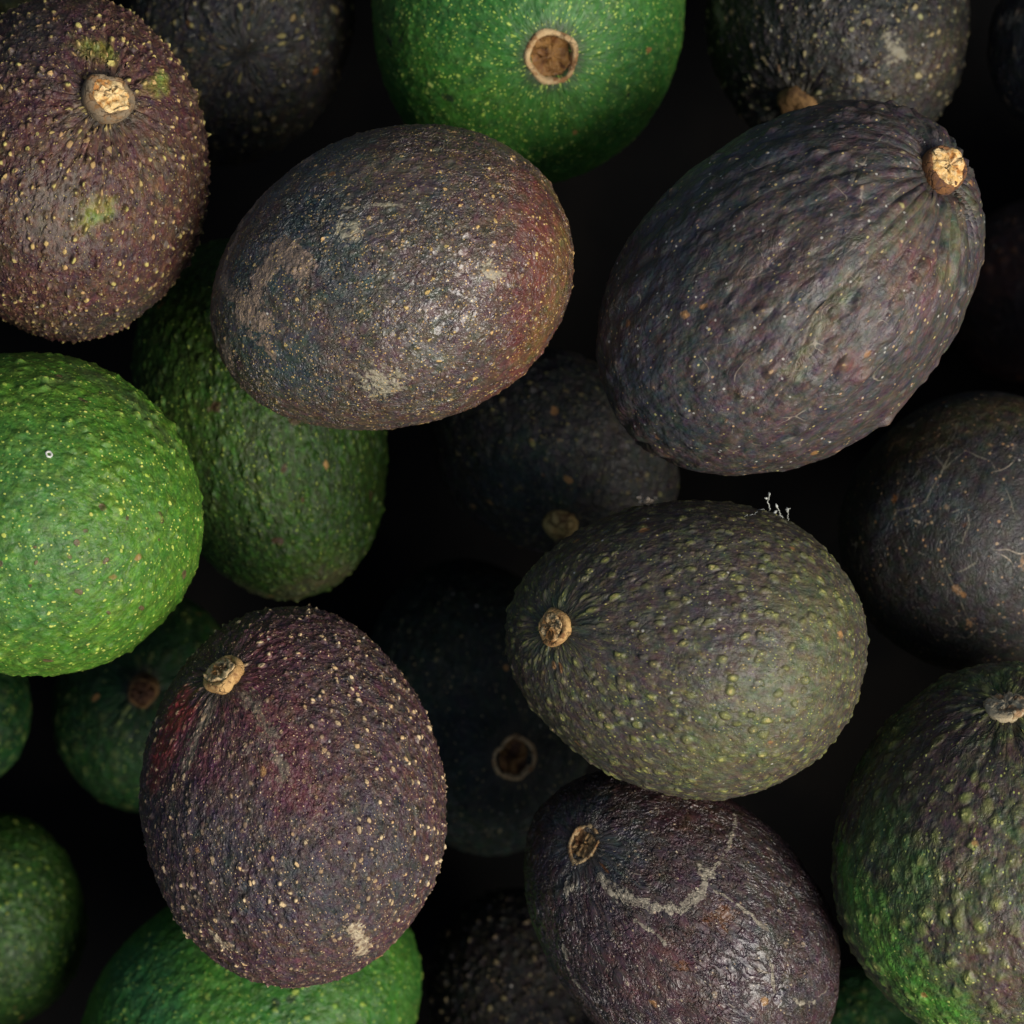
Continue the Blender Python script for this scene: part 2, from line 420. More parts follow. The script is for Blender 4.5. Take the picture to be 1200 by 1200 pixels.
FRUITS = [
 # ---------------- the top layer
 dict(label='knobbly maroon avocado with a pale broken stem at the top left corner', seed=1, hero=1,
      u=82, v=200, z=-0.012, a=199, b=160, c=185, rot=86, egg=0.02, stem=(127, 116), kind='stub', sr=28, sh=16, tilt=(0.05, 0.0),
      dimple=2.2, groove=1.1, per=2.5, amp=0.85, amp2=0.28, dens=0.1, lump=0.8, lr=0.22, lr2=0.2, lp=0.1, lp2=0.3, lk=0.95, lk2=0.6,
      c0=(0.056, 0.022, 0.025), c1=(0.07, 0.038, 0.024), c2=(0.028, 0.017, 0.021), l0=TAN, l1=(0.32, 0.28, 0.08), top=0.75, topc=(0.17, 0.1, 0.05),
      r0=0.42, r1=0.55, wr=0.08, dust=0.03, fold=0.35, streak=0.2, lmin=0.35,
      layers=[dict(lines=[([(112, 245), (105, 255)], 20), ([(190, 95), (180, 110)], 14), ([(120, 60), (95, 55)], 16)], col=(0.19, 0.20, 0.035), soft=1, k=0.65),
              dict(lines=[([(20, 60), (40, 25)], 60), ([(100, 385), (150, 370)], 60)], col=(0.030, 0.028, 0.026), soft=1, k=0.7),
              dict(lines=[([(50, 245), (60, 270)], 40)], col=(0.14, 0.12, 0.10), fuzzy=1, k=0.45, rough=0.6)]),
 dict(label='reddish brown glossy avocado with russet scars on its left end, no stem showing', seed=2, hero=1,
      u=457, v=332, z=0.004, a=214, b=169, c=172, rot=20.8, egg=-0.02, poledir=(0.62, -0.55, -0.56), kind=None,
      per=2.7, amp=0.24, amp2=0.12, dens=-0.02, dens_patch=[([(640, 260), (620, 400)], 120), ([(540, 330), (560, 200)], 90)], lump=0.65,
      lr=0.17, lr2=0.17, lp=0.3, lp2=0.3, lk=0.8, lmin=0.25,
      c0=(0.064, 0.044, 0.036), c1=(0.074, 0.054, 0.04), c2=(0.034, 0.032, 0.034), l0=(0.36, 0.27, 0.07), l1=(0.42, 0.25, 0.09),
      wr=0.26, wr_min=0.25, wr_scale=420, r0=0.26, r1=0.42, spec=0.6, top=0.5, topc=(0.13, 0.09, 0.05), dust=0.06, rust=0.14, lp3=0.5, lk3=0.9, lb=1.6, fine=0.1,
      layers=[dict(lines=[([(640, 270), (622, 360), (600, 440)], 95)], col=(0.12, 0.028, 0.020), soft=1, k=0.65),
              dict(lines=[([(660, 290), (652, 350), (620, 410)], 34), ([(660, 250), (640, 220)], 25)], col=(0.15, 0.105, 0.028), soft=1, k=0.45),
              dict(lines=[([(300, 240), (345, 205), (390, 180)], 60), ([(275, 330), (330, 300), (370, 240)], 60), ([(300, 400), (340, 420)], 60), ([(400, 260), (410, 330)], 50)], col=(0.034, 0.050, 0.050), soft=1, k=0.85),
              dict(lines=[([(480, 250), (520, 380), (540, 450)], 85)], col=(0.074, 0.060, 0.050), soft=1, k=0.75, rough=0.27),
              dict(lines=[([(372, 187), (340, 205), (318, 222), (305, 235)], 7), ([(305, 235), (285, 270), (270, 300), (262, 330)], 5), ([(262, 330), (275, 345), (283, 352)], 9),
                          ([(322, 300), (345, 298), (352, 315)], 17), ([(318, 308), (305, 330), (300, 355)], 12), ([(296, 352), (285, 372), (310, 378)], 13),
                          ([(268, 410), (272, 430)], 12), ([(250, 370), (256, 395)], 6), ([(310, 400), (318, 410)], 8)], col=RUSSET, col2=RUSSET2, n=2.6, rough=0.75, h=0.12, k=0.85),
              dict(lines=[([(443, 446), (452, 444)], 16), ([(575, 316), (578, 318)], 9), ([(412, 275), (408, 268)], 9), ([(400, 247), (450, 242), (470, 243)], 2.2)], col=(0.38, 0.34, 0.22), fuzzy=1, rough=0.7, k=0.6)]),
 dict(label='large charcoal avocado with a bright orange stem stub near the right edge', seed=3, hero=1,
      u=930, v=335, z=0.0, a=250, b=181, c=178, rot=42.6, egg=0.035, stem=(1108, 200), kind='stub', sr=27, sh=20, tilt=(-0.28, -0.05), stemcol='orange',
      dimple=3.2, groove=1.3, per=5.0, amp=0.9, amp2=0.10, dens=-0.06, miss=0.35, lump=1.3, dens_patch=[([(1040, 400), (1090, 300)], 90)],
      lr=0.1, lr2=0.10, lp=0.55, lp2=0.55, lk=0.65, lk2=0.55,
      c0=(0.044, 0.038, 0.037), c1=(0.056, 0.041, 0.038), c2=(0.030, 0.034, 0.034), l0=(0.28, 0.26, 0.09), l1=(0.30, 0.17, 0.09), top=0.4, topc=(0.10, 0.060, 0.040),
      wr=0.05, wr_min=0.3, wr_scale=330, r0=0.40, r1=0.56, dust=0.2, scratch=0.55, rust=0.18, lp3=0.8, gfall=0.5, fold=0.9, core=0.88, lb=1.6, fine=0.08, streak=0.26, sth=0.16, chroma=3.6, spec=0.42,
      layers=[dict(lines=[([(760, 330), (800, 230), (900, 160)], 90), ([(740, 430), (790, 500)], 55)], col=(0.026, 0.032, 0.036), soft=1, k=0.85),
              dict(lines=[([(1085, 240), (1020, 300), (960, 380), (930, 440)], 15), ([(1120, 235), (1110, 320)], 18)], col=(0.12, 0.11, 0.055), soft=1, k=0.5),
              dict(lines=[([(1065, 285), (1050, 330)], 22), ([(980, 400), (1000, 430)], 20), ([(1090, 300), (1080, 360)], 16)], col=(0.13, 0.06, 0.045), soft=1, k=0.4),
              dict(lines=[([(800, 330), (850, 312), (900, 295), (930, 290)], 1.0), ([(870, 330), (930, 310)], 1.0), ([(990, 330), (960, 360), (940, 400)], 1.4), ([(870, 210), (876, 214)], 5)], col=(0.30, 0.26, 0.18), fuzzy=1, k=0.4, n=2.5)]),
 dict(label='olive brown avocado with yellow freckles and a round tan stem facing left', seed=4, hero=1,
      u=808, v=757, z=0.006, a=207, b=168, c=172, rot=173, egg=0.10, egg2=0.03, stem=(653, 736), kind='plug', sr=21, sh=9, tilt=(0.0, 0.0),
      dimple=1.3, groove=0.1, per=3.3, amp=0.34, amp2=0.10, dens=0.16, lump=0.8, miss=0.1, lr=0.12, lr2=0.14, lp=0.1, lp2=0.35, lk=0.55, lk2=0.6,
      c0=(0.06, 0.05, 0.04), c1=(0.06, 0.052, 0.04), c2=(0.042, 0.04, 0.035), l0=(0.26, 0.29, 0.06), l1=(0.34, 0.25, 0.10), top=0.65, topc=(0.17, 0.175, 0.045),
      wr=0.05, r0=0.38, r1=0.52, dust=0.05, rust=0.20, lp3=0.75, dome_in=0.2, lk3=0.7, lb=1.5, fine=0.07, dome=0.46, chroma=2.6,
      layers=[dict(lines=[([(960, 730), (930, 820), (860, 880)], 85)], col=(0.095, 0.100, 0.042), soft=1, k=0.6),
              dict(lines=[([(668, 736), (690, 730)], 22), ([(655, 710), (640, 760)], 22)], col=(0.045, 0.062, 0.042), soft=1, k=0.75),
              dict(lines=[([(760, 700), (850, 720)], 80)], col=(0.052, 0.040, 0.040), soft=1, k=0.6),
              dict(lines=[([(870, 590), (930, 606), (975, 648)], 14)], col=(0.10, 0.11, 0.06), fuzzy=1, k=0.5)]),
 dict(label='warty purple avocado with a red shoulder and a tan stem at its upper left', seed=5, hero=1,
      u=343, v=933, z=0.0, a=214, b=171, c=172, rot=93, egg=0.05, stem=(262, 792), kind='stub', sr=23, sh=12, tilt=(-0.05, 0.12),
      dimple=1.0, groove=0.3, per=2.3, amp=0.6, amp2=0.22, dens=-0.06, dens_patch=[([(480, 850), (500, 960)], 110), ([(330, 730), (420, 780)], 75)], lump=1.3,
      lr=0.24, lr2=0.2, lp=0.3, lp2=0.55, lk=0.85, lk2=0.6, lmin=0.2, lh=0.14,
      c0=(0.06, 0.03, 0.034), c1=(0.054, 0.034, 0.033), c2=(0.034, 0.028, 0.032), l0=(0.42, 0.27, 0.12), l1=(0.46, 0.36, 0.20), top=0.6, topc=(0.17, 0.11, 0.065),
      r0=0.36, r1=0.52, wr=0.12, wr_min=0.3, scratch=0.4, dust=0.05, rust=0.14, fold=0.35, miss=0.2, lb=1.5, lk3=0.9, lp3=0.66, chroma=3.4,
      layers=[dict(lines=[([(300, 830), (330, 870), (345, 920)], 55), ([(215, 860), (240, 900)], 60), ([(320, 760), (300, 800)], 40)], col=(0.085, 0.027, 0.033), soft=1, k=0.8),
              dict(lines=[([(215, 830), (200, 860), (185, 905)], 26)], col=(0.20, 0.030, 0.028), soft=1, k=0.9),
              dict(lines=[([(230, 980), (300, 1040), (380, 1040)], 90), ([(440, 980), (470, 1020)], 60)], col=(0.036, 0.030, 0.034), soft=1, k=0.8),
              dict(lines=[([(292, 822), (310, 850), (325, 880), (335, 905)], 9), ([(250, 830), (235, 860), (222, 895)], 9)], col=(0.20, 0.18, 0.12), fuzzy=1, k=0.55, rough=0.6),
              dict(lines=[([(412, 1086), (425, 1108)], 10), ([(425, 1085), (418, 1115)], 6), ([(250, 1090), (262, 1103), (270, 1103)], 6)], col=(0.50, 0.42, 0.27), col2=(0.20, 0.14, 0.09), n=3.0, k=0.8, h=0.2, rough=0.7)]),
 dict(label='smooth plum coloured avocado with pale curved scars and an oval ring where its stem was', seed=6, hero=1,
      u=797, v=1082, z=-0.022, a=207, b=150, c=160, rot=136, egg=0.04, stem=(681, 988), kind='ring', sr=21, oval=(0.9, 1.12),
      dimple=0.8, groove=0.08, per=4.2, amp=0.10, amp2=0.05, dens=-0.05, lump=0.7, lr=0.16, lr2=0.14, lp=0.72, lp2=0.75, lk=0.7, lk2=0.7,
      c0=(0.046, 0.029, 0.033), c1=(0.05, 0.031, 0.027), c2=(0.032, 0.026, 0.03), l0=(0.30, 0.20, 0.11), l1=(0.42, 0.36, 0.24), top=0.0,
      wr=0.34, wr_min=0.5, wr_scale=360, r0=0.26, r1=0.4, spec=0.6, dust=0.06, scratch=0.8, rust=0.12, fine=0.14, lp3=0.85, fold=0.3, lb=1.4, streak=0.4, sth=0.2, stemcol='ring', dp=-0.0002,
      layers=[dict(lines=[([(681, 1005), (720, 1000)], 45), ([(660, 960), (690, 950)], 30)], col=(0.042, 0.055, 0.060), soft=1, k=0.75),
              dict(lines=[([(750, 1150), (790, 1120), (800, 1180)], 55), ([(860, 940), (800, 960)], 40)], col=(0.070, 0.030, 0.028), soft=1, k=0.5),
              dict(lines=[([(705, 1030), (722, 1048), (745, 1056), (775, 1064), (800, 1066), (822, 1045), (828, 1026)], 5.6), ([(822, 1024), (830, 1026)], 8.1),
                          ([(828, 1026), (850, 1000), (856, 975), (860, 958)], 2.8), ([(835, 1045), (870, 1065), (895, 1090)], 1.9), ([(664, 1110), (672, 1140), (688, 1162)], 3.1),
                          ([(745, 1078), (765, 1090), (780, 1105)], 1.9), ([(668, 1040), (672, 1046)], 5.0), ([(930, 1170), (950, 1175)], 3.1), ([(900, 1120), (905, 1160)], 1.6)],
                   col=(0.36, 0.32, 0.23), col2=(0.15, 0.125, 0.09), n=3.6, k=0.8, h=0.35, rough=0.75),
              dict(lines=[([(880, 1010), (910, 1080), (930, 1150)], 48)], col=(0.058, 0.044, 0.042), soft=1, k=0.75, rough=0.24),
              dict(lines=[([(845, 1070), (842, 1075)], 10), ([(800, 1128), (802, 1132)], 8)], col=(0.12, 0.045, 0.010), fuzzy=1, k=0.8)]),
 dict(label='mottled brown and green avocado with a flat grey stem at the right edge', seed=7, hero=1,
      u=1188, v=1000, z=-0.004, a=222, b=203, c=190, rot=92, egg=0.05, stem=(1180, 824), kind='disc', sr=25, sh=6, tilt=(0.0, 0.35),
      dimple=1.6, groove=0.5, per=4.2, amp=0.42, amp2=0.16, dens=0.10, lump=1.2, miss=0.2, lr=0.12, lr2=0.20, lp=0.4, lp2=0.4, lk=0.6, lk2=0.55,
      c0=(0.072, 0.056, 0.042), c1=(0.056, 0.08, 0.034), c2=(0.040, 0.033, 0.032), l0=(0.26, 0.32, 0.06), l1=(0.38, 0.34, 0.12), top=0.8, topc=(0.16, 0.18, 0.05),
      wr=0.1, wr_min=0.3, wr_scale=300, r0=0.36, r1=0.52, dust=0.05, rust=0.2, scratch=0.3, core=0.9, dome_in=0.2, lp3=0.72, lk3=0.7, lb=1.7, mot=70,
      layers=[dict(lines=[([(1010, 1060), (1050, 1130), (1110, 1190)], 55), ([(990, 1000), (1000, 1060)], 26)], col=(0.075, 0.20, 0.028), soft=1, k=0.9),
              dict(lines=[([(1060, 920), (1120, 850)], 60), ([(1150, 900), (1100, 960)], 50)], col=(0.048, 0.030, 0.032), soft=1, k=0.7),
              dict(lines=[([(1040, 960), (1010, 1000)], 35), ([(1090, 1040), (1060, 1020)], 40)], col=(0.055, 0.105, 0.030), soft=1, k=0.8),
              dict(lines=[([(1150, 1110), (1190, 1080), (1180, 1170)], 45), ([(1120, 1010), (1110, 1040)], 25)], col=(0.085, 0.055, 0.045), soft=1, k=0.6)]),
 dict(label='bright green avocado with dark spots at the left edge of the picture', seed=8, hero=1,
      u=28, v=597, z=-0.002, a=205, b=183, c=185, rot=-12, egg=-0.02, poledir=(-0.75, 0.1, -0.6), kind=None,
      per=3.9, amp=0.6, amp2=0.14, dens=0.02, dens_patch=[([(180, 500), (215, 600)], 60)], lump=1.1, miss=0.25, lr=0.1, lr2=0.24, lp=0.3, lp2=0.3, lk=0.75, lk2=0.8, lmin=0.7,
      c0=(0.044, 0.125, 0.013), c1=(0.06, 0.148, 0.013), c2=(0.034, 0.1, 0.014), l0=LIME, l1=YEL, top=0.7, topc=(0.15, 0.27, 0.03),
      r0=0.42, r1=0.55, wr=0.03, dust=0.0, rust=0.03, scratch=0.1, lp3=0.7, lk3=0.8, lb=1.3, fine=0.07, spec=0.3, chroma=2.2, sth=0.05,
      layers=[dict(lines=[([(20, 560), (30, 640), (10, 700)], 80)], col=(0.030, 0.110, 0.034), soft=1, k=0.35),  # bluish sky sheen of the left side, put into the skin colour
              dict(lines=[([(105, 440), (150, 470), (190, 510)], 22), ([(60, 450), (75, 445)], 16)], col=(0.055, 0.075, 0.030), soft=1, k=0.6),
              dict(lines=[([(120, 594), (120, 595)], 4.0), ([(97, 625), (100, 626)], 3.4), ([(90, 639), (92, 640)], 3.7), ([(120, 658), (123, 656)], 3.1), ([(3, 661), (4, 662)], 3.7),
                          ([(146, 607), (147, 608)], 2.8), ([(185, 600), (187, 612)], 2.8), ([(81, 652), (82, 653)], 2.5), ([(39, 640), (40, 640)], 1.9), ([(170, 620), (172, 621)], 2.2),
                          ([(184, 630), (184, 631)], 1.9), ([(35, 685), (36, 686)], 3.1), ([(88, 690), (94, 692)], 3.1), ([(42, 655), (43, 656)], 2.2), ([(210, 672), (212, 675)], 3.7),
                          ([(55, 768), (62, 770)], 3.7), ([(115, 463), (116, 464)], 2.5), ([(94, 470), (98, 473)], 2.5), ([(65, 442), (70, 443)], 3.1), ([(124, 716), (126, 717)], 2.5), ([(163, 709), (165, 711)], 2.5)],
                   col=(0.050, 0.030, 0.018), col2=(0.12, 0.07, 0.035), n=0.8, k=0.85, h=0.25)]),
 # ---------------- the layer below
 dict(label='dark green avocado squeezed between the bright green one and the reddish brown one', seed=9,
      u=308, v=492, z=-0.078, a=212, b=140, c=150, rot=106, egg=-0.04, poledir=(0.1, 0.75, 0.3), kind=None,
      per=3.2, amp=0.65, amp2=0.15, dens=0.05, lump=1.2, lr=0.15, lr2=0.24, lp=0.35, lp2=0.5, lk=0.5, lk2=0.9,
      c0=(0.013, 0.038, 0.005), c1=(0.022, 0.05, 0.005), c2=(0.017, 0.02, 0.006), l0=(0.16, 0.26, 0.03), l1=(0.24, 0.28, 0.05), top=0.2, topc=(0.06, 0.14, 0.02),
      r0=0.44, r1=0.6, wr=0.06, dust=0.0, rust=0.06, scratch=0.1, spec=0.25, lb=1.1, streak=0.4, chroma=2.6,
      layers=[dict(lines=[([(270, 690), (330, 700), (400, 670)], 34)], col=(0.050, 0.045, 0.022), soft=1, k=0.75),
              dict(lines=[([(255, 478), (256, 480)], 6), ([(332, 546), (334, 548)], 5), ([(352, 584), (353, 585)], 4), ([(340, 490), (344, 487)], 7), ([(430, 580), (432, 582)], 5), ([(325, 630), (326, 632)], 5)], col=(0.05, 0.022, 0.014), n=0.8, k=0.8)]),
 dict(label='green avocado with an open round brown stem hole, top centre of the picture', seed=10, hero=1,
      u=615, v=18, z=-0.075, a=190, b=178, c=200, rot=80, egg=-0.03, stem=(646, 67), kind='ring', sr=28, deep=1,
      dimple=0.6, groove=0.06, per=3.4, amp=0.35, amp2=0.1, dens=0.0, lump=0.9, miss=0.3, lr=0.14, lr2=0.2, lp=0.3, lp2=0.3, lk=0.9, lk2=0.85, lmin=0.8,
      c0=(0.026, 0.11, 0.02), c1=(0.04, 0.13, 0.018), c2=(0.024, 0.095, 0.022), l0=LIME, l1=(0.36, 0.40, 0.10), top=0.5, topc=(0.08, 0.2, 0.04),
      r0=0.4, r1=0.5, wr=0.03, dust=0.01, rust=0.05, scratch=0.05, lp3=0.45, lk3=0.8, uneven=0.07, spec=0.3, lb=1.7, fine=0.05, tilt=(0, 0), chroma=2.0, sth=0.04, dp=0.002,
      layers=[dict(lines=[([(690, 60), (700, 100)], 70)], col=(0.060, 0.180, 0.040), soft=1, k=0.6),  # brighter green painted in where the light falls, right of centre
              dict(lines=[([(459, 50), (460, 52)], 6), ([(470, 48), (471, 48)], 4), ([(524, 112), (530, 115)], 5), ([(734, 108), (735, 109)], 4)], col=(0.02, 0.03, 0.018), n=0.8, k=0.8)]),
 dict(label='black avocado in shadow at the top, right of the maroon one', seed=11,
      u=282, v=28, z=-0.095, a=160, b=125, c=140, rot=70, egg=0.03, poledir=(0.15, -0.35, 0.9), kind=None, groove=0.5, dimple=0.6,
      per=3.2, amp=0.75, amp2=0.2, dens=0.05, lump=1.2, lr=0.25, lp=0.4, lp2=0.6, lk=0.8,
      c0=BLACK, c1=(0.024, 0.022, 0.018), c2=(0.020, 0.020, 0.022), l0=(0.17, 0.15, 0.05), l1=(0.15, 0.10, 0.04), top=0.3, topc=(0.05, 0.045, 0.02), spec=0.3, lb=1.5, lp3=0.6,
      layers=[]),
 dict(label='black avocado with a brown button stem behind the large charcoal one', seed=12,
      u=982, v=28, z=-0.088, a=160, b=150, c=150, rot=100, egg=0.0, stem=(932, 123), kind='button', sr=24, sh=10, tilt=(-0.05, -0.3),
      dimple=2.0, groove=0.8, per=3.0, amp=0.7, amp2=0.2, dens=0.08, lump=1.4, lr=0.24, lp=0.35, lp2=0.55, lk=0.8, stemcol='dark',
      c0=(0.015, 0.015, 0.014), c1=(0.019, 0.018, 0.016), c2=(0.015, 0.015, 0.018), l0=(0.20, 0.20, 0.09), l1=(0.22, 0.15, 0.07), top=0.4, topc=(0.04, 0.037, 0.027), spec=0.3, lb=1.6, lp3=0.6,
      layers=[dict(lines=[([(1042, 40), (1048, 64)], 8), ([(845, 12), (850, 20)], 12)], col=(0.25, 0.23, 0.16), fuzzy=1, k=0.7),
              dict(lines=[([(1060, 90), (1110, 60)], 50)], col=(0.045, 0.035, 0.022), soft=1, k=0.6)]),
 dict(label='blackish avocado cut off by the top right corner', seed=13,
      u=1275, v=42, z=-0.085, a=120, b=110, c=110, rot=80, poledir=(0.5, 0.5, 0.4), kind=None,
      per=4.5, amp=0.4, amp2=0.15, lump=1.2, lr=0.2, lp=0.5, lk=0.5, c0=(0.020, 0.023, 0.026), c1=(0.024, 0.026, 0.028), c2=BLACK, l0=(0.2, 0.18, 0.1), l1=(0.2, 0.13, 0.07),
      layers=[dict(lines=[([(1175, 25), (1195, 22)], 9)], col=(0.2, 0.19, 0.15), fuzzy=1, k=0.6)]),
 dict(label='smooth black avocado with fine cracks under the right edge of the large charcoal one', seed=14, hero=1,
      u=1148, v=622, z=-0.058, a=162, b=156, c=160, rot=70, egg=0.02, poledir=(0.5, 0.35, -0.75), kind=None,
      per=6.0, amp=0.06, amp2=0.03, lump=0.7, lr=0.13, lr2=0.10, lp=0.7, lp2=0.8, lk=0.6, lk2=0.5, top=0.0,
      c0=(0.024, 0.024, 0.022), c1=(0.03, 0.027, 0.023), c2=(0.018, 0.019, 0.020), l0=(0.30, 0.22, 0.12), l1=(0.3, 0.16, 0.07),
      wr=0.10, wr_min=0.5, wr_scale=500, r0=0.36, r1=0.48, spec=0.4, dust=0.05, scratch=1.0, rust=0.22, fine=0.12,
      layers=[dict(lines=[([(1060, 520), (1120, 490), (1190, 480)], 42)], col=(0.070, 0.054, 0.026), soft=1, k=0.8),
              dict(lines=[([(1040, 600), (1070, 590), (1110, 580)], 30)], col=(0.040, 0.048, 0.052), soft=1, k=0.6),
              dict(lines=[([(1118, 600), (1133, 592), (1135, 615), (1128, 636), (1120, 632)], 1.0), ([(1122, 500), (1112, 540), (1085, 590), (1055, 598)], 1.1), ([(1090, 530), (1110, 550), (1130, 530), (1160, 540)], 0.9),
                          ([(1050, 605), (1062, 640), (1085, 650)], 0.9), ([(1105, 655), (1120, 690), (1135, 725)], 1.0), ([(1160, 540), (1180, 580), (1190, 610)], 0.8), ([(1125, 668), (1142, 660)], 1.3)],
                   col=(0.30, 0.27, 0.19), n=1.3, k=0.35),
              dict(lines=[([(1050, 522), (1056, 520)], 9), ([(1120, 690), (1121, 692)], 5), ([(1136, 728), (1137, 730)], 5), ([(1195, 655), (1197, 657)], 6)], col=(0.30, 0.17, 0.08), fuzzy=1, k=0.7)]),
 dict(label='small black avocado with a round yellowish stem knob in the centre of the pile', seed=15, hero=1,
      u=652, v=532, z=-0.097, a=148, b=113, c=120, rot=-30, egg=0.02, stem=(656, 614), kind='button', sr=20, sh=13, tilt=(0.0, -0.3),
      dimple=1.6, groove=0.45, per=3.4, amp=0.45, amp2=0.15, dens=0.0, lump=1.3, lr=0.2, lp=0.5, lp2=0.7, lk=0.8, stemcol='yellow',
      c0=(0.014, 0.015, 0.0145), c1=(0.018, 0.016, 0.016), c2=(0.016, 0.017, 0.017), l0=(0.16, 0.16, 0.05), l1=(0.18, 0.12, 0.05), top=0.3, topc=(0.05, 0.048, 0.025),
      wr=0.14, spec=0.3,
      layers=[dict(lines=[([(600, 560), (630, 540), (650, 580)], 40)], col=(0.028, 0.040, 0.034), soft=1, k=0.7)]),
 dict(label='blackish green avocado with an empty ring shaped stem scar, deep in the gap', seed=16, hero=1,
      u=562, v=828, z=-0.125, a=170, b=128, c=140, rot=100, egg=-0.04, stem=(602, 887), kind='ring', sr=24, deep=1,
      dimple=0.6, groove=0.25, per=5.0, amp=0.3, amp2=0.1, lump=1.3, lr=0.15, lp=0.6, lp2=0.75, lk=0.5, stemcol='brown',
      c0=(0.009, 0.014, 0.013), c1=(0.01, 0.016, 0.012), c2=(0.014, 0.016, 0.016), l0=(0.20, 0.16, 0.08), l1=(0.14, 0.12, 0.06), top=0.1, topc=(0.03, 0.04, 0.03), spec=0.2, dp=0.0012,
      layers=[]),
 dict(label='black pebbly avocado at the bottom edge under the smooth plum coloured one', seed=17,
      u=612, v=1172, z=-0.13, a=128, b=108, c=115, rot=95, poledir=(0.5, -0.6, -0.2), kind=None,
      per=3.0, amp=0.75, amp2=0.25, dens=0.3, lump=1.0, lr=0.22, lp=0.4, lp2=0.6, lk=0.5, c0=(0.01, 0.01, 0.01), c1=(0.012, 0.01, 0.009), c2=BLACK,
      l0=(0.18, 0.16, 0.07), l1=(0.22, 0.15, 0.08), top=0.35, topc=(0.03, 0.028, 0.024), rust=0.2, spec=0.15, lb=1.5,
      layers=[]),
 dict(label='green avocado lying under the warty purple one at the bottom of the picture', seed=18, hero=1,
      u=297, v=1190, z=-0.09, a=206, b=160, c=160, rot=30, egg=0.02, poledir=(0.7, -0.6, -0.2), kind=None,
      per=3.6, amp=0.28, amp2=0.12, lump=1.1, lr=0.2, lr2=0.24, lp=0.35, lp2=0.45, lk=0.6, lk2=0.6, top=0.3, topc=(0.08, 0.18, 0.03),
      c0=(0.022, 0.095, 0.012), c1=(0.036, 0.12, 0.012), c2=(0.022, 0.085, 0.014), l0=(0.20, 0.32, 0.04), l1=(0.30, 0.34, 0.06), r0=0.42, r1=0.48, dust=0.0, rust=0.04, scratch=0.1, spec=0.3, lb=1.5, chroma=2.2,
      layers=[dict(lines=[([(320, 1174), (322, 1174)], 6), ([(342, 1170), (345, 1170)], 5)], col=(0.02, 0.035, 0.015), n=0.8, k=0.8),
              dict(lines=[([(180, 1190), (150, 1130)], 60)], col=(0.020, 0.100, 0.040), soft=1, k=0.6)]),
 dict(label='green avocado with yellow flecks at the left edge near the bottom corner', seed=19,
      u=-22, v=1078, z=-0.118, a=124, b=118, c=115, rot=70, poledir=(-0.5, 0.4, 0.3), kind=None,
      per=3.4, amp=0.4, amp2=0.15, lump=1.1, lr=0.2, lr2=0.24, lp=0.35, lp2=0.45, lk=0.6, lk2=0.6, top=0.3, topc=(0.07, 0.14, 0.03),
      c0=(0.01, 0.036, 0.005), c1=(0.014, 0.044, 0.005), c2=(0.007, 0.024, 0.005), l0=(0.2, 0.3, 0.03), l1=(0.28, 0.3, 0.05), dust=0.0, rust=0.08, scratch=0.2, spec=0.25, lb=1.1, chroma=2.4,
      layers=[]),
 dict(label='deep green shadowed avocado with a small brown stem left of the warty purple one', seed=20, hero=1,
      u=178, v=822, z=-0.128, a=126, b=108, c=112, rot=80, stem=(168, 806), kind='stub', sr=17, sh=26, tilt=(0.05, -0.35), stemcol='dark',
      dimple=1.0, groove=0.3, per=4.6, amp=0.25, amp2=0.1, lump=1.2, lr=0.15, lp=0.5, lp2=0.7, lk=0.4, lk2=0.4,
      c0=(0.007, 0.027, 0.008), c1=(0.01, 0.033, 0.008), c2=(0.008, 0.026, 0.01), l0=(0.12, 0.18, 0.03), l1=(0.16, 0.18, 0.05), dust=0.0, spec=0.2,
      layers=[]),
 dict(label='dark green avocado barely showing at the left edge below the bright green one', seed=21,
      u=-48, v=832, z=-0.105, a=90, b=80, c=85, rot=80, poledir=(-0.6, 0.2, 0.2), kind=None,
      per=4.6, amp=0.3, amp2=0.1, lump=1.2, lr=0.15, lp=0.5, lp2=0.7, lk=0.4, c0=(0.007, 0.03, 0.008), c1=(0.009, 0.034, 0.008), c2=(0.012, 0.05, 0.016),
      l0=(0.12, 0.2, 0.03), l1=(0.16, 0.2, 0.05), dust=0.0, spec=0.2,
      layers=[]),
 dict(label='dark green avocado in the gap at the bottom, between the plum coloured and mottled ones', seed=22,
      u=1003, v=1235, z=-0.115, a=100, b=92, c=95, rot=80, poledir=(0.2, -0.8, 0.1), kind=None,
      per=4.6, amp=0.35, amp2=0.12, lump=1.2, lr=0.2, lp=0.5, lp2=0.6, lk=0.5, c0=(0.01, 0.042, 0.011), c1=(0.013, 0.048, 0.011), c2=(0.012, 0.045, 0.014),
      l0=(0.14, 0.2, 0.03), l1=(0.16, 0.16, 0.05), dust=0.0, layers=[]),
 dict(label='dark olive avocado cut off by the top left corner', seed=23,
      u=-15, v=-55, z=-0.080, a=95, b=80, c=85, rot=20, poledir=(-0.4, 0.6, 0.3), kind=None,
      per=3.6, amp=0.5, amp2=0.2, lump=1.0, lr=0.2, lp=0.4, lp2=0.6, lk=0.5, c0=(0.030, 0.040, 0.016), c1=(0.034, 0.036, 0.018), c2=(0.02, 0.022, 0.014),
      l0=(0.18, 0.2, 0.05), l1=(0.2, 0.16, 0.06), layers=[]),
 dict(label='dull dark red avocado hidden in the black gap at the right edge', seed=24,
      u=1205, v=340, z=-0.165, a=105, b=90, c=95, rot=80, poledir=(0.5, 0.2, -0.4), kind=None,
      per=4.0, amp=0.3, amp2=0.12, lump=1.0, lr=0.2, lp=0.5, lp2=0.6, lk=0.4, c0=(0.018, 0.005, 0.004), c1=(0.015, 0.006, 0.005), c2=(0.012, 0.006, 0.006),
      l0=(0.12, 0.06, 0.03), l1=(0.12, 0.05, 0.02), layers=[]),
]
